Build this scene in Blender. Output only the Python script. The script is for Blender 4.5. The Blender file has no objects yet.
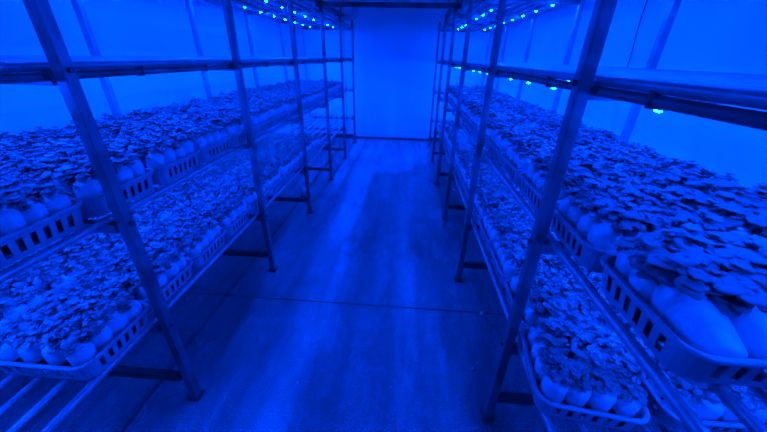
import bpy, bmesh, math, random
import numpy as np
from mathutils import Matrix, Vector, Euler
S = 1.6                       # camera height in metres; plan coordinates are given in camera heights
C = bpy.context.scene.collection
PI = math.pi
rng = random.Random(11)

# ---------------------------------------------------------------- materials
def new_mat(name):
    m = bpy.data.materials.new(name); m.use_nodes = True
    nt = m.node_tree; return m, nt, nt.nodes['Principled BSDF']
def noise_mat(name, c1, c2, scale, rough=0.5, metal=0.0, bump=0.0, bscale=None, stretch=(1, 1, 1), rough2=None, detail=6, lo=.3, hi=.7, coat=0, island=0.0):
    m, nt, b = new_mat(name); N = nt.nodes; L = nt.links
    tc = N.new('ShaderNodeTexCoord'); mp = N.new('ShaderNodeMapping'); mp.inputs['Scale'].default_value = stretch
    L.new(tc.outputs['Object'], mp.inputs[0])
    n = N.new('ShaderNodeTexNoise'); n.inputs['Scale'].default_value = scale; n.inputs['Detail'].default_value = detail
    L.new(mp.outputs[0], n.inputs[0])
    r = N.new('ShaderNodeValToRGB'); r.color_ramp.elements[0].position = lo; r.color_ramp.elements[1].position = hi
    r.color_ramp.elements[0].color = (*c1, 1); r.color_ramp.elements[1].color = (*c2, 1)
    L.new(n.outputs['Fac'], r.inputs[0])
    col = r.outputs[0]
    if island:
        g = N.new('ShaderNodeNewGeometry'); mr = N.new('ShaderNodeMapRange')
        mr.inputs['To Min'].default_value = 1 - island; mr.inputs['To Max'].default_value = 1 + island * .6
        L.new(g.outputs['Random Per Island'], mr.inputs[0])
        mx = N.new('ShaderNodeVectorMath'); mx.operation = 'SCALE'
        L.new(col, mx.inputs[0]); L.new(mr.outputs[0], mx.inputs['Scale']); col = mx.outputs[0]
    L.new(col, b.inputs['Base Color'])
    b.inputs['Roughness'].default_value = rough; b.inputs['Metallic'].default_value = metal
    b.inputs['Coat Weight'].default_value = coat
    if rough2 is not None:
        mr = N.new('ShaderNodeMapRange'); mr.inputs['To Min'].default_value = rough; mr.inputs['To Max'].default_value = rough2
        L.new(n.outputs['Fac'], mr.inputs[0]); L.new(mr.outputs[0], b.inputs['Roughness'])
    if bump:
        n2 = N.new('ShaderNodeTexNoise'); n2.inputs['Scale'].default_value = bscale or scale * 4; n2.inputs['Detail'].default_value = 4
        L.new(tc.outputs['Object'], n2.inputs[0])
        bp = N.new('ShaderNodeBump'); bp.inputs['Strength'].default_value = bump; bp.inputs['Distance'].default_value = .01
        L.new(n2.outputs['Fac'], bp.inputs['Height']); L.new(bp.outputs[0], b.inputs['Normal'])
    return m
M = {}
M['wall'] = noise_mat('white_panel', (.66, .66, .66), (.74, .74, .74), 1.5, .55, bump=.03, bscale=6)
M['seam'] = noise_mat('panel_seam', (.45, .45, .45), (.5, .5, .5), 4, .6)
M['ceil'] = noise_mat('ceiling_panel', (.6, .6, .6), (.66, .66, .66), 1.5, .6)
M['steel'] = noise_mat('galvanised_steel', (.10, .10, .105), (.24, .24, .25), 9, .42, metal=.45, bump=.1, bscale=60)
M['pipe'] = noise_mat('steel_pipe', (.28, .28, .29), (.42, .42, .42), 14, .36, metal=.4, bump=.06, bscale=50)
M['dark'] = noise_mat('dark_steel', (.05, .05, .05), (.09, .09, .09), 12, .5, metal=.2)
M['crate'] = noise_mat('crate_plastic', (.26, .26, .28), (.36, .36, .38), 8, .38, bump=.03, bscale=40)
M['slot_shade'] = noise_mat('bag_slot_shade', (.05, .04, .03), (.12, .10, .07), 60, .6)  # dark brown that paints shade onto the lower bags behind the crate slots
M['bag'] = noise_mat('white_plastic_bag', (.44, .46, .47), (.68, .70, .72), 26, .36, bump=.25, bscale=45, coat=.2)
M['neck'] = noise_mat('bag_collar', (.5, .5, .5), (.62, .62, .62), 30, .5)
M['cap'] = noise_mat('mushroom_cap', (.05, .047, .043), (.37, .35, .33), 60, .42, bump=.5, bscale=110, lo=.32, hi=.68, island=.6)
M['cable'] = noise_mat('black_cable', (.04, .04, .04), (.07, .07, .07), 20, .5)
M['strip'] = noise_mat('strip_housing', (.4, .4, .4), (.5, .5, .5), 20, .4)
M['trimdark'] = noise_mat('dark_threshold', (.05, .05, .05), (.1, .1, .1), 10, .6)
M['scrap'] = noise_mat('white_scrap_and_glint', (.75, .75, .75), (.9, .9, .9), 40, .3)
LED = 2200.0
def led_mat():
    m, nt, b = new_mat('blue_led'); b.inputs['Base Color'].default_value = (.8, .8, .8, 1)
    b.inputs['Emission Color'].default_value = (.0001, .046, 1, 1); b.inputs['Emission Strength'].default_value = LED
    return m
M['led'] = led_mat()
def floor_mat():
    m, nt, b = new_mat('wet_concrete'); N = nt.nodes; L = nt.links
    tc = N.new('ShaderNodeTexCoord')
    def noise(scale, stretch, detail=5):
        mp = N.new('ShaderNodeMapping'); mp.inputs['Scale'].default_value = stretch
        L.new(tc.outputs['Object'], mp.inputs[0])
        n = N.new('ShaderNodeTexNoise'); n.inputs['Scale'].default_value = scale; n.inputs['Detail'].default_value = detail
        n.inputs['Roughness'].default_value = .6
        L.new(mp.outputs[0], n.inputs[0]); return n.outputs['Fac']
    def ramp(src, lo, hi, a, c):
        r = N.new('ShaderNodeMapRange'); r.inputs[1].default_value = lo; r.inputs[2].default_value = hi
        r.inputs[3].default_value = a; r.inputs[4].default_value = c; L.new(src, r.inputs[0]); return r.outputs[0]
    def mul(a, c, op='MULTIPLY'):
        x = N.new('ShaderNodeMath'); x.operation = op; L.new(a, x.inputs[0])
        if isinstance(c, float): x.inputs[1].default_value = c
        else: L.new(c, x.inputs[1])
        return x.outputs[0]
    streak = ramp(noise(1.9, (2.2, .28, 1)), .38, .64, .55, 1.0)
    patch = ramp(noise(1.1, (1, .8, 1), 7), .35, .65, .7, 1.15)
    fine = mul(ramp(noise(26, (1, .5, 1)), .3, .7, .8, 1.15), ramp(noise(130, (1, 1, 1), 1), .5, .74, .85, 1.9))  # grit, with wet sparkle painted in as bright specks
    # a darker worn and wetted band down the middle of the aisle, ending before the far wall
    sp = N.new('ShaderNodeSeparateXYZ'); L.new(tc.outputs['Object'], sp.inputs[0])
    wob = noise(2.2, (1, .35, 1), 4)
    xx = mul(sp.outputs[0], mul(ramp(wob, .3, .7, -.22, .22), 1.0), 'ADD')
    xa = mul(mul(xx, .18, 'ADD'), 1.0); ab = N.new('ShaderNodeMath'); ab.operation = 'ABSOLUTE'; L.new(xa, ab.inputs[0])
    inx = ramp(ab.outputs[0], .20, .34, 1.0, 0.0)
    iny = ramp(mul(sp.outputs[1], ramp(wob, .3, .7, -.12, .12), 'ADD'), 4.55, 4.75, 1.0, 0.0)
    band = ramp(mul(inx, iny), 0.0, 1.0, 1.0, .55)
    # shade along and under the racks, painted into the floor colour
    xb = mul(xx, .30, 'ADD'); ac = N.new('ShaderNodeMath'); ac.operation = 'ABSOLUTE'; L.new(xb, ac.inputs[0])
    rack_shade = ramp(ac.outputs[0], .58, .85, 1.0, .42)
    fine = mul(fine, rack_shade)
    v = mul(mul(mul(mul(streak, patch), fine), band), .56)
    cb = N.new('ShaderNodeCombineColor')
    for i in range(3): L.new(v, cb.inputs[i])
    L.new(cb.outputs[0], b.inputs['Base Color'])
    ro = ramp(noise(1.5, (1.5, .4, 1)), .35, .65, .2, .5)
    L.new(ro, b.inputs['Roughness'])
    n2 = noise(110, (1, 1, 1), 2); n3 = noise(9, (1, .6, 1), 3)
    ad = mul(mul(n2, 1.5), mul(n3, 1.3), 'ADD')
    bp = N.new('ShaderNodeBump'); bp.inputs['Strength'].default_value = .7; bp.inputs['Distance'].default_value = .008
    L.new(ad, bp.inputs['Height']); L.new(bp.outputs[0], b.inputs['Normal'])
    b.inputs['Specular IOR Level'].default_value = .6
    return m
M['floor'] = floor_mat()

# ---------------------------------------------------------------- mesh helpers
class MB:
    def __init__(s): s.v = []; s.f = []
    def add(s, vs, fs):
        o = len(s.v); s.v += [tuple(p) for p in vs]; s.f += [tuple(i + o for i in f) for f in fs]; return s
    def box(s, a, b):
        x0, y0, z0 = a; x1, y1, z1 = b
        return s.add([(x0,y0,z0),(x1,y0,z0),(x1,y1,z0),(x0,y1,z0),(x0,y0,z1),(x1,y0,z1),(x1,y1,z1),(x0,y1,z1)],
                     [(0,3,2,1),(4,5,6,7),(0,1,5,4),(1,2,6,5),(2,3,7,6),(3,0,4,7)])
    def tube(s, pts, r, n=12, cap=True, rad=None):
        pts = [Vector(p) for p in pts]; vs = []; fs = []
        up = Vector((0, 0, 1))
        for i, p in enumerate(pts):
            d = (pts[min(i + 1, len(pts) - 1)] - pts[max(i - 1, 0)]).normalized()
            u = up if abs(d.dot(up)) < .95 else Vector((1, 0, 0))
            a = d.cross(u).normalized(); b = a.cross(d).normalized()
            rr = r if rad is None else rad[i]
            for k in range(n):
                t = 2 * PI * k / n; vs.append(p + a * math.cos(t) * rr + b * math.sin(t) * rr)
        for i in range(len(pts) - 1):
            for k in range(n):
                fs.append((i*n+k, i*n+(k+1) % n, (i+1)*n+(k+1) % n, (i+1)*n+k))
        if cap:
            fs.append(tuple(range(n))[::-1]); fs.append(tuple((len(pts)-1)*n+k for k in range(n)))
        return s.add(vs, fs)
    def mesh(s, name, mat, smooth=False, bevel=0):
        me = bpy.data.meshes.new(name); me.from_pydata(s.v, [], s.f)
        if bevel:
            bm = bmesh.new(); bm.from_mesh(me)
            bmesh.ops.bevel(bm, geom=list(bm.edges), offset=bevel, segments=2, affect='EDGES', profile=.6)
            bm.to_mesh(me); bm.free()
        bm = bmesh.new(); bm.from_mesh(me); bmesh.ops.recalc_face_normals(bm, faces=bm.faces); bm.to_mesh(me); bm.free()
        me.materials.append(mat)
        if smooth: me.polygons.foreach_set('use_smooth', [True] * len(me.polygons))
        return me
def link(name, me, parent=None, loc=None, mat=None):
    o = bpy.data.objects.new(name, me); C.objects.link(o)
    if parent: o.parent = parent
    if loc is not None: o.location = loc
    if mat is not None: o.matrix_local = mat
    return o
def tag(o, label=None, cat=None, group=None, kind=None):
    if label: o['label'] = label
    if cat: o['category'] = cat
    if group: o['group'] = group
    if kind: o['kind'] = kind
    return o
def empty(name, loc=(0, 0, 0), rz=0, **k):
    o = bpy.data.objects.new(name, None); o.empty_display_size = .05; C.objects.link(o)
    o.location = loc; o.rotation_euler = (0, 0, rz); return tag(o, **k)
def P(x, y, z): return Vector((x * S, y * S, (z + 1) * S))      # plan units (camera height 1, camera at the origin) to metres

# ---------------------------------------------------------------- the room
X0, X1, Y0, Y1, ZC = -1.42 * S, 1.06 * S, -1.3 * S, 4.25 * S, 1.78 * S
T = .12
def struct(name, mb, mat, label, **k):
    o = link(name, mb.mesh(name, mat, **k)); return tag(o, label=label, cat=name.split('_')[0], kind='structure')
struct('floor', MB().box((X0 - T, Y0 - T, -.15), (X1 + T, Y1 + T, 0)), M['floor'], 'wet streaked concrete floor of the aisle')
struct('ceiling', MB().box((X0 - T, Y0 - T, ZC), (X1 + T, Y1 + T, ZC + T)), M['ceil'], 'pale insulated ceiling above the racks')
struct('wall_left', MB().box((X0 - T, Y0, 0), (X0, Y1, ZC)), M['wall'], 'smooth white panel wall behind the left rack')
struct('wall_right', MB().box((X1, Y0, 0), (X1 + T, Y1, ZC)), M['wall'], 'smooth white panel wall behind the right rack')
struct('wall_back', MB().box((X0 - T, Y1, 0), (X1 + T, Y1 + T, ZC)), M['wall'], 'smooth white panel wall closing the far end of the aisle')
struct('wall_front', MB().box((X0 - T, Y0 - T, 0), (X1 + T, Y0, ZC)), M['wall'], 'white panel wall at the near end of the aisle')
# a sliding panel door sits in the far wall: two shallow vertical battens and a dark threshold
mb = MB()
for x in (-.80, .405): mb.box(((x - .008) * S, Y1 - .012, .03), ((x + .008) * S, Y1, ZC))
struct('trim_1', mb, M['seam'], 'vertical joint strips of the far wall panels')
struct('baseboard_back', MB().box((X0, Y1 - .06, 0), (X1, Y1, .035)), M['trimdark'], 'low dark kerb at the foot of the far wall')
mb = MB()
mb.box((-.794 * S, Y0, .0), (-.785 * S, 2.55 * S, .0012))
mb.box((-1.095 * S, .9 * S, .0), (-1.09 * S, Y1 - .06, .0012))
struct('trim_2', mb, M['trimdark'], 'dark lengthwise slab joints in the floor under the left rack')
mb = MB().box((X0, 1.055 * S, 0), (X1, 1.063 * S, .0012))
struct('trim_3', mb, M['trimdark'], 'dark slab joint crossing the aisle floor')

# ---------------------------------------------------------------- racks
POSTY = [.59 + .675 * k for k in range(-1, 6)]
YA, YB = -.14, 4.04
LEVELS = {'low': -.675, 'mid': -.35, 'top': -.028, 'crown': .285}
def rack(side):
    sx = -1 if side == 'left' else 1
    xf, xb = (-.651, -1.21) if sx < 0 else (.301, .847)
    POSTY = [.59 + .675 * k for k in range(-1, 6)] if sx < 0 else [.610 + .670 * k for k in range(-1, 6)]
    root = empty('growing_rack', P(xf, POSTY[0], -1), label='long %s-hand steel pipe rack holding two shelves of mushroom crates' % side, cat='rack', group='steel growing racks')
    o = root.location
    def part(name, mb, mat, smooth=False, bevel=0):
        for i, p in enumerate(mb.v): mb.v[i] = (p[0] - o.x, p[1] - o.y, p[2] - o.z)
        return link(name, mb.mesh(name, mat, smooth, bevel), root)
    h = .0122 * S
    for yi, y in enumerate(POSTY):
        for x in (xf, xb):
            xo = .012 if sx < 0 and yi == 1 and x == xf else 0
            c = P(x + xo, y, -1)
            part('post', MB().box((c.x - h, c.y - h, .012), (c.x + h, c.y + h, 1.345 * S)), M['steel'] if x == xf else M['pipe'], bevel=.006)  # back posts use the paler pipe colour to paint in haze
            part('foot_plate', MB().box((c.x - h*1.5, c.y - h*1.5, 0), (c.x + h*1.5, c.y + h*1.5, .012)), M['dark'])
        a, b = P(xf, y, -.905), P(xb, y, -.905)
        part('floor_crossbar', MB().box((min(a.x, b.x) + h, a.y - .016, a.z - .02), (max(a.x, b.x) - h, a.y + .016, a.z + .02)), M['dark'] if sx < 0 else M['dark'])
        for lv, z in LEVELS.items():
            a, b = P(xf + sx * .012, y, z), P(xb, y, z)
            part('shelf_crossbar', MB().box((min(a.x, b.x), a.y - .015, a.z - .053), (max(a.x, b.x), a.y + .015, a.z - .0143)), M['steel'])
            bt = P(xf + (.012 if sx < 0 and yi == 1 else 0), y, z)
            part('bolt', MB().tube([bt + Vector((-sx * h, 0, -.01)), bt + Vector((-sx * (h + .009), 0, -.01))], .009, 6), M['dark'])
    xs = [xf + sx * .029] + [xf + sx * (.095 + .0655 * k) for k in range(7)] + [xb - sx * .03]
    for lv, z in LEVELS.items():
        for i, x in enumerate(xs):
            r = .0140 if i in (0, 8) else .0125
            n = 'shelf_rail' if i in (0, 8) else 'shelf_pipe'
            pp = [P(x, YA + (YB - YA) * k / 14, z) + Vector((rng.uniform(-1, 1) * .0012, 0, rng.uniform(-1, 0) * .001)) for k in range(15)]
            part(n, MB().tube(pp, r, 12), M['pipe'], True)
        if lv == 'top':                      # the second, lower frame tube with its couplings
            for x in (xf + sx * .031,):
                part('frame_tube', MB().tube([P(x, YA, z - .0185), P(x, YB, z - .0185)], .0125, 12), M['steel'], True)
            for y in (.2, .47, .82, 1.1, 1.6, 2.2):
                part('coupling', MB().tube([P(xf + sx * .03, y, z - .028), P(xf + sx * .03, y, z + .0)], .0142, 10), M['dark'], True)
    # upper tie rails
    part('tie_rail', MB().box(tuple(P(xf - .012, POSTY[3] + .02, .315)), tuple(P(xf + .012, POSTY[5] - .01, .343))), M['dark'])
    return root
for s in ('left', 'right'): rack(s)
a, b = P(-.68, 2.565, .300), P(.335, 2.598, .333)
tb = link('tie_beam', MB().box((0, 0, 0), tuple(b - a)).mesh('tie_beam', M['steel'], bevel=.006), loc=a)
tag(tb, 'dark steel beam spanning the aisle between the rack tops near the far wall', 'beam')
# coil of cable hanging from the beam
mb = MB()
for j in range(4):
    R_ = .062 + .010 * j; cx, cz = -.455 + .006 * j, .285 - .004 * j
    mb.tube([P(cx, 2.552 - .004 * j, cz) + Vector((R_ * math.cos(t) * (1 + .15 * j * .3), .01 * math.sin(3 * t + j), R_ * .9 * math.sin(t))) for t in [2 * PI * k / 28 for k in range(29)]], .004, 6)
mb.tube([P(-.64, 2.56, .31), P(-.60, 2.555, .275), P(-.54, 2.555, .25), P(-.48, 2.56, .245)], .004, 6)
o = link('cable_coil', mb.mesh('cable_coil', M['cable'], True)); tag(o, 'loose loops of black cable hanging below the left end of the beam', 'cable')

# ---------------------------------------------------------------- LED strips
led_mb = MB()
vs = []; nx, ny = 10, 5
for j in range(ny):                          # a small downward dome lens
    t = j / (ny - 1) * PI / 2
    for k in range(nx):
        a_ = 2 * PI * k / nx; vs.append((.0085 * math.cos(t) * math.cos(a_) if j < ny - 1 else 0, .017 * math.cos(t) * math.sin(a_) if j < ny - 1 else 0, -.007 * math.sin(t)))
fs = [(j*nx+k, j*nx+(k+1) % nx, (j+1)*nx+(k+1) % nx, (j+1)*nx+k) for j in range(ny - 1) for k in range(nx)]
fs.append(tuple(range(nx)))
led_mb.add(vs, fs)
led_me = led_mb.mesh('led_lamp', M['led'], True)
hous_me = MB().box((-.013, -.024, 0), (.013, .024, .008)).mesh('led_housing', M['strip'], bevel=.002)
rail_me = MB().box((-.008, -2.08 * S, .008), (.008, 2.08 * S, .016)).mesh('strip_rail', M['strip'])
lv_names = {'crown': 'topmost', 'top': 'empty upper', 'mid': 'middle'}
for lv, z in (('crown', .262), ('top', -.066), ('mid', -.388)):
    for side, xx in (('left', (-.82, -1.07)), ('right', (.477, .745))):
        for x, wh in zip(xx, ('aisle-side', 'wall-side')):
            ym = (YA + YB) / 2
            if lv == 'top': z = -.0535 if side == 'left' else -.0805
            root = empty('led_strip', P(x, ym, z), label='%s blue LED strip under the %s pipe shelf of the %s rack' % (wh, lv_names[lv], side), cat='light', group='blue LED strips under the shelves')
            link('strip_rail', rail_me, root)
            for k in range(-9, 8):
                y = 2.30 + .243 * k - ym + (0 if x in (-1.07, .745) else -.012)
                if lv == 'top': y += .07
                link('led_housing', hous_me, root, loc=(0, y * S, 0))
                link('led_lamp', led_me, root, loc=(0, y * S, 0))

# ---------------------------------------------------------------- crates
def rrect(w, l, r, n=5):
    """closed outline of a rounded rectangle: straights get stations from the caller"""
    pts = []
    for cx, cy, a0 in ((w/2-r, l/2-r, 0), (-w/2+r, l/2-r, 90), (-w/2+r, -l/2+r, 180), (w/2-r, -l/2+r, 270)):
        for k in range(n + 1):
            a = math.radians(a0 + 90 * k / n); pts.append((cx + r * math.cos(a), cy + r * math.sin(a)))
    return pts
def crate_meshes(w, l, h, tagname):
    r = .045; taper = .012; slots = 6
    st = []                                    # (x, y, slot flag for the span that starts here)
    base = rrect(w, l, r)
    for i, p in enumerate(base):
        q = base[(i + 1) % len(base)]; L_ = math.hypot(q[0]-p[0], q[1]-p[1])
        st.append((p, 0))
        if L_ > .1:
            n = slots; seg = L_ / n
            for k in range(n):
                a_ = (k * seg + seg * .24) / L_; b_ = (k * seg + seg * .73) / L_
                st.append(((p[0]+(q[0]-p[0])*a_, p[1]+(q[1]-p[1])*a_), 1)); st.append(((p[0]+(q[0]-p[0])*b_, p[1]+(q[1]-p[1])*b_), 0))
    n = len(st)
    zs = [0, .012, .016, h * .72, h * .75, h - .004]
    bm = bmesh.new(); rows = []
    for z in zs:
        k = 1 - (1 - z / h) * taper * 2 / w
        rows.append([bm.verts.new((p[0] * k, p[1] * k, z)) for p, _ in st])
    for j in range(len(zs) - 1):
        for i in range(n):
            if st[i][1] and j == 2: continue
            bm.faces.new((rows[j][i], rows[j][(i+1) % n], rows[j+1][(i+1) % n], rows[j+1][i]))
    bmesh.ops.recalc_face_normals(bm, faces=bm.faces)
    bmesh.ops.solidify(bm, geom=bm.faces[:], thickness=.0032)
    me = bpy.data.meshes.new('slotted_wall'); bm.to_mesh(me); bm.free(); me.materials.append(M['crate'])
    # rolled rim
    prof = [(-.002, -.011), (.007, -.011), (.010, -.007), (.010, -.001), (.007, .002), (0, .002), (-.004, 0), (-.004, -.006)]
    out = rrect(w, l, r, 8); rb = MB(); m_ = len(prof); vs = []; fs = []
    for i, p in enumerate(out):
        a_ = out[i-1]; c_ = out[(i+1) % len(out)]; t = Vector((c_[0]-a_[0], c_[1]-a_[1], 0)).normalized(); nn = Vector((t.y, -t.x, 0))
        for u, v in prof: vs.append((p[0] + nn.x*u, p[1] + nn.y*u, h + v))
    for i in range(len(out)):
        j = (i + 1) % len(out)
        for k in range(m_): fs.append((i*m_+k, j*m_+k, j*m_+(k+1) % m_, i*m_+(k+1) % m_))
    rb.add(vs, fs); rim = rb.mesh('rim', M['crate'], True)
    # slatted bottom
    bb = MB(); iw, il = w/2 - .012, l/2 - .012
    bb.box((-iw+.02, -il, 0), (iw-.02, -il+.03, .005)).box((-iw+.02, il-.03, 0), (iw-.02, il, .005))
    for k in range(9):
        x = -iw + .02 + (2*iw - .04) * k / 8; bb.box((x-.007, -il+.02, .0005), (x+.007, il-.02, .0045))
    for k in range(3):
        y = -il + .02 + (2*il-.04)*(k+.5)/3; bb.box((-iw, y-.01, .001), (iw, y+.01, .004))
    return me, rim, bb.mesh('bottom_grid', M['crate'])
CW = {'left': .243 * S, 'right': .203 * S}; CL = .200 * S; CH = .052 * S
crate_me = {s: crate_meshes(CW[s], CL, CH, s) for s in CW}
ORD = ['nearest', 'second', 'third', 'fourth', 'fifth', 'sixth', 'seventh', 'eighth', 'ninth', 'tenth', 'eleventh', 'twelfth', 'thirteenth', 'fourteenth', 'fifteenth', 'sixteenth', 'seventeenth']
shelfname = {'mid': 'middle', 'low': 'lower'}
starts = {('left', 'mid'): (.362, 15, .2085), ('left', 'low'): (.398, 10, .2085), ('right', 'mid'): (.262, 14, .2125), ('right', 'low'): (.400, 14, .2085)}
rows_x = {'left': (-.802, -1.055), 'right': (.434, .648)}
crates = []
for (side, lv), (y0, n, pitch) in starts.items():
    z = LEVELS[lv] * S + S + .0143
    for ri, x in enumerate(rows_x[side]):
        wh = ('aisle-side', 'wall-side')[ri]
        for k in range(n):
            xx = x
            if lv == 'low' and k == 0 and ri == 0: xx = x + (.010 if side == 'left' else -.022)
            a_ = rng.uniform(-.012, .012)
            if (side, lv, ri, k) == ('right', 'low', 0, 0): a_ = -.13
            loc = Vector((xx * S, (y0 + pitch * k + .1) * S, z))
            lab = '%s slotted plastic crate in the %s line on the %s shelf, %s rack' % (ORD[k], wh, shelfname[lv], side)
            root = empty('crate', loc, a_, label=lab, cat='crate', group='slotted crates on the %s shelf of the %s rack' % (shelfname[lv], side))
            wme, rim, bot = crate_me[side]
            link('slotted_wall', wme, root); link('rim', rim, root); link('bottom_grid', bot, root)
            crates.append((side, lv, ri, k, loc, a_))

# ---------------------------------------------------------------- mushrooms
def cap_arrays(seed, seg, tops, lod):
    """unit mushroom: cap radius 1 around the origin, stem running down and towards -x"""
    r_ = random.Random(seed)
    ph = [r_.uniform(0, 2*PI) for _ in range(5)]; amp = [r_.uniform(.04, .12), r_.uniform(.03, .09), r_.uniform(.02, .05)]
    wav = [r_.uniform(.02, .07), r_.uniform(.02, .05)]; dep = r_.uniform(.05, .22); cx = r_.uniform(-.35, -.1); ell = r_.uniform(.78, 1.0)
    vs = []; fs = []
    def pt(t, rho, z):
        R = 1 + amp[0]*math.sin(2*t+ph[0]) + amp[1]*math.sin(3*t+ph[1]) + amp[2]*math.sin(6*t+ph[2])
        notch = 1 - .22 * math.exp(-((math.atan2(math.sin(t-PI), math.cos(t-PI)))/.35)**2)
        R *= notch
        x = cx * (1 - rho) + R * rho * math.cos(t); y = R * rho * math.sin(t) * ell
        zz = z + rho**2 * (wav[0]*math.sin(3*t+ph[3]) + wav[1]*math.sin(5*t+ph[4]))
        return (x, y, zz)
    prof = [(0.02, -dep)]
    for k in range(1, tops + 1):
        q = k / tops; prof.append((q * .97, -dep * (1 - min(1, q * 1.7))**2 + .10 * math.sin(min(1, q*1.0) * PI * .8) - .17 * max(0, q - .55)**1.6))
    prof.append((1.0, prof[-1][1] - .06))
    prof.append((.94, prof[-1][1] - .04))
    prof.append((.22, -.42 if dep < .3 else -.5))
    for rho, z in prof:
        for k in range(seg): vs.append(pt(2*PI*k/seg, rho, z))
    for j in range(len(prof) - 1):
        for k in range(seg): fs.append((j*seg+k, j*seg+(k+1) % seg, (j+1)*seg+(k+1) % seg, (j+1)*seg+k))
    fs.append(tuple(range(seg))[::-1])
    # stem continues the last ring
    last = (len(prof) - 1) * seg
    for j, (dx, dz, rr) in enumerate(((-.12, -.75, .17), (-.35, -1.25, .14))):
        o = len(vs)
        for k in range(seg):
            t = 2*PI*k/seg; vs.append((cx*.78 + dx + rr*math.cos(t), rr*math.sin(t), dz))
        for k in range(seg): fs.append((last+k, last+(k+1) % seg, o+(k+1) % seg, o+k))
        last = o
        if lod == 2: break
    return np.array(vs), fs
NV = 9
LODS = [[cap_arrays(100 + i, s, t, l) for i in range(NV)] for s, t, l in ((20, 6, 0), (12, 4, 1), (7, 2, 2))]
def arr_mesh(name, vs, fs, mats, midx=None):
    me = bpy.data.meshes.new(name); me.from_pydata([tuple(v) for v in vs], [], fs)
    for m in mats: me.materials.append(m)
    me.polygons.foreach_set('use_smooth', [True] * len(me.polygons))
    if midx is not None: me.polygons.foreach_set('material_index', midx)
    me.update(); return me
cap_me = [arr_mesh('mushroom', v, f, [M['cap']]) for v, f in LODS[0]]
# the bag: a plump plastic bag gathered at a collar
BH, BR = .128, .0365
def bag_arrays(seed, seg, fine=True):
    r_ = random.Random(seed); ph = [r_.uniform(0, 6.28) for _ in range(6)]
    prof = [(.05, 0), (.80, .001), (.95, .008), (1.0, .022), (1.0, .046), (1.0, .05), (1.04, .08), (1.04, .098), (.96, .112), (.78, .121), (.55, .126), (.46, .129), (.50, .133), (.40, .134)] if fine else [(.5, 0), (.95, .01), (1.0, .05), (1.04, .09), (.92, .113), (.74, .121), (.46, .129)]
    vs = []; fs = []
    for q, z in prof:
        for k in range(seg):
            t = 2*PI*k/seg
            w = 1 + .035*math.sin(2*t+ph[0]) + .022*math.sin(5*t+ph[1]+z*40) + .02*math.sin(z*90+ph[2])
            vs.append((BR*q*w*math.cos(t), BR*q*w*math.sin(t), z))
    for j in range(len(prof)-1):
        for k in range(seg): fs.append((j*seg+k, j*seg+(k+1) % seg, (j+1)*seg+(k+1) % seg, (j+1)*seg+k))
    fs.append(tuple(range(seg))[::-1]); fs.append(tuple((len(prof)-1)*seg+k for k in range(seg)))
    return np.array(vs), fs
bag_hi = [bag_arrays(i, 24) for i in range(4)]; bag_lo = [bag_arrays(i, 10, False) for i in range(4)]
bag_plain = [arr_mesh('plastic_bag', v, f, [M['bag']]) for v, f in bag_hi]
def bag_idx(v, f): return [1 if max(v[i][2] for i in q) < .052 else 0 for q in f]  # low faces get the painted slot shade
bag_me = [arr_mesh('plastic_bag', v, f, [M['bag'], M['slot_shade']], bag_idx(v, f)) for v, f in bag_hi]
bag_lo_idx = [bag_idx(v, f) for v, f in bag_lo]

def cluster(seed, edge, n, r0, r1, spread=.046):
    """list of (cap index, 4x4 matrix) for the clump growing from a bag mouth at the origin; for edge bags it leans to +x"""
    r_ = random.Random(seed); out = []
    off = .013 if edge else 0
    tries = 0; pts = []
    while len(out) < n and tries < 900:
        tries += 1
        a = r_.uniform(0, 2*PI); d = spread * math.sqrt(r_.random())
        x, y = d*math.cos(a) + off, d*math.sin(a)
        if edge and x < -.024: continue
        R = r_.uniform(r0, r1) * (1 if d > spread*.4 else .9)
        z = .012 + .040 * (1 - (d/spread)**2) * r_.uniform(.5, 1.1) + r_.uniform(-.012, .014)
        if any((x-p[0])**2 + (y-p[1])**2 + ((z-p[2])*1.5)**2 < (.55*min(R, p[3]))**2 for p in pts): continue
        pts.append((x, y, z, R))
        az = math.atan2(y, x - off*.3) + r_.uniform(-.5, .5)
        tilt = (d/spread) * r_.uniform(0, .55) + r_.uniform(-.16, .2)
        m = Matrix.Translation((x, y, z)) @ Matrix.Rotation(az, 4, 'Z') @ Matrix.Rotation(tilt, 4, 'Y') @ Matrix.Diagonal((R, R, R * r_.uniform(.8, 1.1), 1))
        out.append((r_.randrange(NV), m))
    return out
NCL = 8
CL_FULL = [cluster(500+i, False, 34, .008, .020, .050) for i in range(NCL)]
CL_EDGE = [cluster(600+i, True, 29, .008, .019, .044) for i in range(NCL)]
CL_BIG = [cluster(700+i, False, 23, .012, .032, .054) for i in range(NCL)]
CL_BIGE = [cluster(800+i, True, 20, .012, .030, .048) for i in range(NCL)]
def join(cl, lod):
    V = []; F = []; o = 0
    for ci, m in cl:
        v, f = LODS[lod][ci]; A = np.array(m)
        V.append(v @ A[:3, :3].T + A[:3, 3]); F += [tuple(i+o for i in q) for q in f]; o += len(v)
    return np.vstack(V), F
clus_me = {}
for nm, cl in (('full', CL_FULL), ('edge', CL_EDGE)):
    clus_me[nm] = [arr_mesh('mushroom_clump', *join(c, 1), [M['cap']]) for c in cl]
clus_lo = {nm: [join(c, 2) for c in cl] for nm, cl in (('full', CL_FULL), ('edge', CL_EDGE))}

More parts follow.
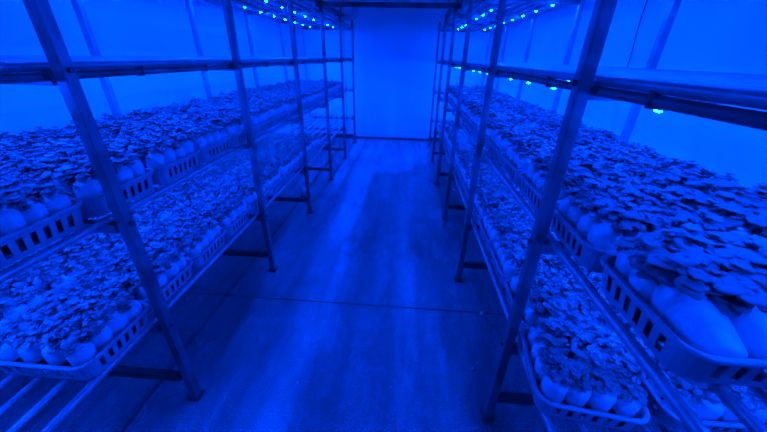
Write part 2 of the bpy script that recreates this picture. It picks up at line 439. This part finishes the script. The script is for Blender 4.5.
lines = {'left': ['aisle-side', 'inner', 'third', 'wall-side'], 'right': ['aisle-side', 'inner', 'third', 'wall-side']}
places = ['nearest', 'second', 'third', 'farthest']
bags = []
for side, lv, ri, k, loc, rz in crates:
    w, l = CW[side] - .042, CL - .042
    for i in range(4):                                   # i counts away from the aisle
        for j in range(4):                               # j counts away from the camera
            sx = -1 if side == 'left' else 1
            if side == 'right' and lv == 'mid' and k == 0 and j == 0 and i == 3: continue      # three plump bags fill this line
            ux = (i - 1.5) / 1.5 * (CW[side]/2 - BR - .019) * sx; uy = (j - 1.5) / 1.5 * (CL/2 - BR - .019)
            ex = -1 if i == 0 else (1 if i == 3 else 0)
            ey = -1 if j == 0 else (1 if j == 3 else 0)
            near_front = (k == 0)
            edge = ex != 0 and (i == 0) or (j == 0 and near_front)
            tilt = 0; td = 0
            if i == 0 or (j == 0 and near_front):
                vx = (-sx if i == 0 else 0); vy = (-1 if (j == 0 and near_front) else 0)
                td = math.atan2(vy, vx); tilt = rng.uniform(.0, .07)
            m = Matrix.Translation(loc) @ Matrix.Rotation(rz, 4, 'Z') @ Matrix.Translation((ux + rng.uniform(-.003, .003), uy + rng.uniform(-.003, .003), .006))
            s_ = rng.uniform(.95, 1.08)
            big = side == 'right' and lv == 'mid' and (k < 1 or (ri == 1 and k < 2))
            if side == 'right' and lv == 'mid' and k == 0 and j == 0:      # the front line of this crate has slumped towards the camera
                m = Matrix.Translation(loc + Vector(((i - 1) * .093, -l/2 - .004, .054))) @ Matrix.Rotation(math.radians(-66 + 3*i), 4, 'X')
                m = m @ Matrix.Diagonal((1.22, 1.22, 1.16, 1)); edge = True; td = -PI/2; tilt = 0; s_ = 1
            elif tilt:
                m = m @ Matrix.Rotation(td, 4, 'Z') @ Matrix.Rotation(tilt, 4, 'Y') @ Matrix.Rotation(-td, 4, 'Z')
            m = m @ Matrix.Diagonal((s_, s_, s_ * rng.uniform(.95, 1.05), 1))
            bags.append(dict(side=side, lv=lv, ri=ri, k=k, i=i, j=j, m=m, edge=edge, td=td, big=big, c=m.translation.copy()))
# rank by apparent size among those inside the camera's view
import json
f_px, ppx, ppy = 311.0, 383.5, 216.0
down = Vector((370 - ppx, 822 - ppy, f_px)).normalized()
vy_ = (-f_px * down.z - (410 - ppx) * down.x) / down.y
fwd = Vector((410 - ppx, vy_, f_px)).normalized(); right = down.cross(fwd)
CAM = Vector((0, 0, S))
def proj(p):
    d = p - CAM; v = right * d.x + fwd * d.y - down * d.z
    return (ppx + f_px * v.x / v.z, ppy + f_px * v.y / v.z, v.z) if v.z > .05 else None
def score(b):
    if b['side'] == 'right' and b['lv'] == 'mid' and b['k'] == 0 and b['j'] == 0: return 0
    p = proj(b['c'] + Vector((0, 0, .13)))
    if p is None or not (-25 < p[0] < 792 and -25 < p[1] < 457): return 1e3
    d = (b['c'] - CAM).length
    return d * (1.0 if b['lv'] == 'mid' or b['edge'] else 1.12)
bags.sort(key=score)
NIND, NFINE = 300, 84
stuffV = []; stuffF = []; stuffM = []; off = 0
for idx, b in enumerate(bags):
    m = b['m']
    # clump frame at the bag mouth: +x points away from the bare side for edge bags
    if b['edge']:
        vdir = b['td'] + PI
    else: vdir = rng.uniform(0, 2*PI)
    cm = Matrix.Translation((0, 0, BH - (.016 if b['edge'] else .004))) @ Matrix.Rotation(vdir, 4, 'Z')
    if b['side'] == 'right' and b['lv'] == 'mid' and b['k'] == 0 and b['j'] == 0:
        cm = Matrix.Translation((0, 0, BH)) @ Matrix.Rotation(math.radians(58), 4, 'X') @ Matrix.Translation((0, .0, .0)) @ Matrix.Rotation(PI/2, 4, 'Z')
    v = rng.randrange(NCL); kind = 'edge' if b['edge'] else 'full'
    if idx < NIND:
        lab = '%smushroom bag, %s in the %s line of the %s %s crate, %s shelf, %s' % ('white-sided ' if b['edge'] else '', places[b['j']], lines[b['side']][b['i']], ORD[b['k']], ('aisle-side', 'wall-side')[b['ri']], shelfname[b['lv']], b['side'])
        root = empty('mushroom_bag', m.translation, label=lab, cat='mushroom bag', group='mushroom bags in the crates')
        root.matrix_world = m
        slumped = b['side'] == 'right' and b['lv'] == 'mid' and b['k'] == 0 and b['j'] == 0
        link('plastic_bag', (bag_plain if slumped else bag_me)[rng.randrange(4)], root)
        if idx < NFINE:
            cl = ((CL_BIGE if b['edge'] else CL_BIG) if b['big'] else (CL_EDGE if b['edge'] else CL_FULL))[v]
            for ci, mm in cl:
                o = link('mushroom', cap_me[ci], root); o.matrix_local = cm @ mm
        else:
            o = link('mushroom_clump', clus_me[kind][v], root); o.matrix_local = cm
    else:
        bi = rng.randrange(4); bv, bf = bag_lo[bi]; A = np.array(m)
        stuffV.append(bv @ A[:3, :3].T + A[:3, 3]); stuffF += [tuple(i+off for i in q) for q in bf]; stuffM += [2*q for q in bag_lo_idx[bi]]; off += len(bv)
        cv, cf = clus_lo[kind][v]; A = np.array(m @ cm)
        stuffV.append(cv @ A[:3, :3].T + A[:3, 3]); stuffF += [tuple(i+off for i in q) for q in cf]; stuffM += [1]*len(cf); off += len(cv)
me = arr_mesh('mushroom_bag', np.vstack(stuffV), stuffF, [M['bag'], M['cap'], M['slot_shade']], stuffM)
tag(link('mushroom_bag', me), 'mushroom bags packed in the farther crates of both racks', 'mushroom bag', 'mushroom bags in the crates', 'stuff')

# ---------------------------------------------------------------- odds and ends on the floor
v, f = bag_arrays(77, 24)
fm = arr_mesh('plastic_bag', v, f, [M['bag']])
o = link('fallen_bag', fm); o.matrix_world = Matrix.Translation(P(-.80, 2.28, -1) + Vector((0, 0, .052))) @ Matrix.Rotation(.5, 4, 'Z') @ Matrix.Rotation(PI/2, 4, 'X') @ Matrix.Diagonal((1.3, 1.2, 1.4, 1))
tag(o, 'white plastic bag lying on the floor under the left rack', 'bag')
o = link('wall_cable', MB().tube([Vector((X1 - .004, 1.775 * S + .02 * math.sin(k), ZC - .02 - k * .115)) for k in range(13)], .0035, 6).mesh('wall_cable', M['cable'], True))
tag(o, 'thin dark cable hanging down the right wall', 'cable')
def scrap(x, y, s, label, rz):
    r_ = random.Random(int(x*1000)); n = 9; mb = MB()
    top = [(s*(1+.35*r_.uniform(-1, 1))*math.cos(2*PI*k/n), s*.7*(1+.35*r_.uniform(-1, 1))*math.sin(2*PI*k/n)) for k in range(n)]
    mb.add([(a, b, .0005) for a, b in top] + [(a*.7, b*.7, s*.5 + r_.uniform(0, s*.3)) for a, b in top],
           [tuple(range(n))[::-1], tuple(range(n, 2*n))] + [(k, (k+1) % n, n+(k+1) % n, n+k) for k in range(n)])
    o = link('scrap_and_glint', mb.mesh('scrap_and_glint', M['scrap']), loc=P(x, y, -1)); o.rotation_euler.z = rz
    tag(o, label, 'scrap', 'pale scraps and added glint flecks on the floor')
scrap(.285, .775, .010, 'pale scrap on the wet floor beside the nearest right rack post', .3)
scrap(.305, .80, .005, 'tiny pale crumb just behind the scrap by the nearest right post', .8)
scrap(.372, 1.055, .017, 'flat pale scrap on the floor joint under the right rack', 1.1)
scrap(.433, 2.50, .020, 'bright pale scrap far down under the right rack', .2)
scrap(.46, 2.12, .010, 'small pale scrap midway under the right rack', 2.2)
scrap(-.325, 1.30, .009, 'pale fleck added as a wet glint left of the aisle centre past the floor joint', .6)  # solid fleck added in place of a sparkle on the wet floor
scrap(-.325, .665, .008, 'pale fleck added as a wet glint in the left half of the near aisle', 1.9)  # likewise a small solid standing in for a floor glint

# ---------------------------------------------------------------- camera, world, view
w = bpy.data.worlds.new('world'); bpy.context.scene.world = w; w.use_nodes = True
w.node_tree.nodes['Background'].inputs[0].default_value = (0, 0, 0, 1)
cam = bpy.data.cameras.new('camera'); co = bpy.data.objects.new('camera', cam); C.objects.link(co)
cx = Vector((right.x, fwd.x, -down.x)); cy = -Vector((right.y, fwd.y, -down.y)); cz = -Vector((right.z, fwd.z, -down.z))
mw = Matrix((cx, cy, cz)).transposed().to_4x4(); mw.translation = CAM; co.matrix_world = mw
cam.sensor_width = 36; cam.sensor_fit = 'HORIZONTAL'; cam.lens = f_px / 767 * 36; cam.clip_start = .02; cam.clip_end = 60
sc = bpy.context.scene; sc.camera = co
sc.view_settings.view_transform = 'Standard'; sc.view_settings.look = 'None'; sc.view_settings.gamma = 1
sc.view_settings.use_curve_mapping = False; sc.view_settings.exposure = 0.0
sc.cycles.max_bounces = 8; sc.cycles.diffuse_bounces = 5; sc.cycles.glossy_bounces = 3
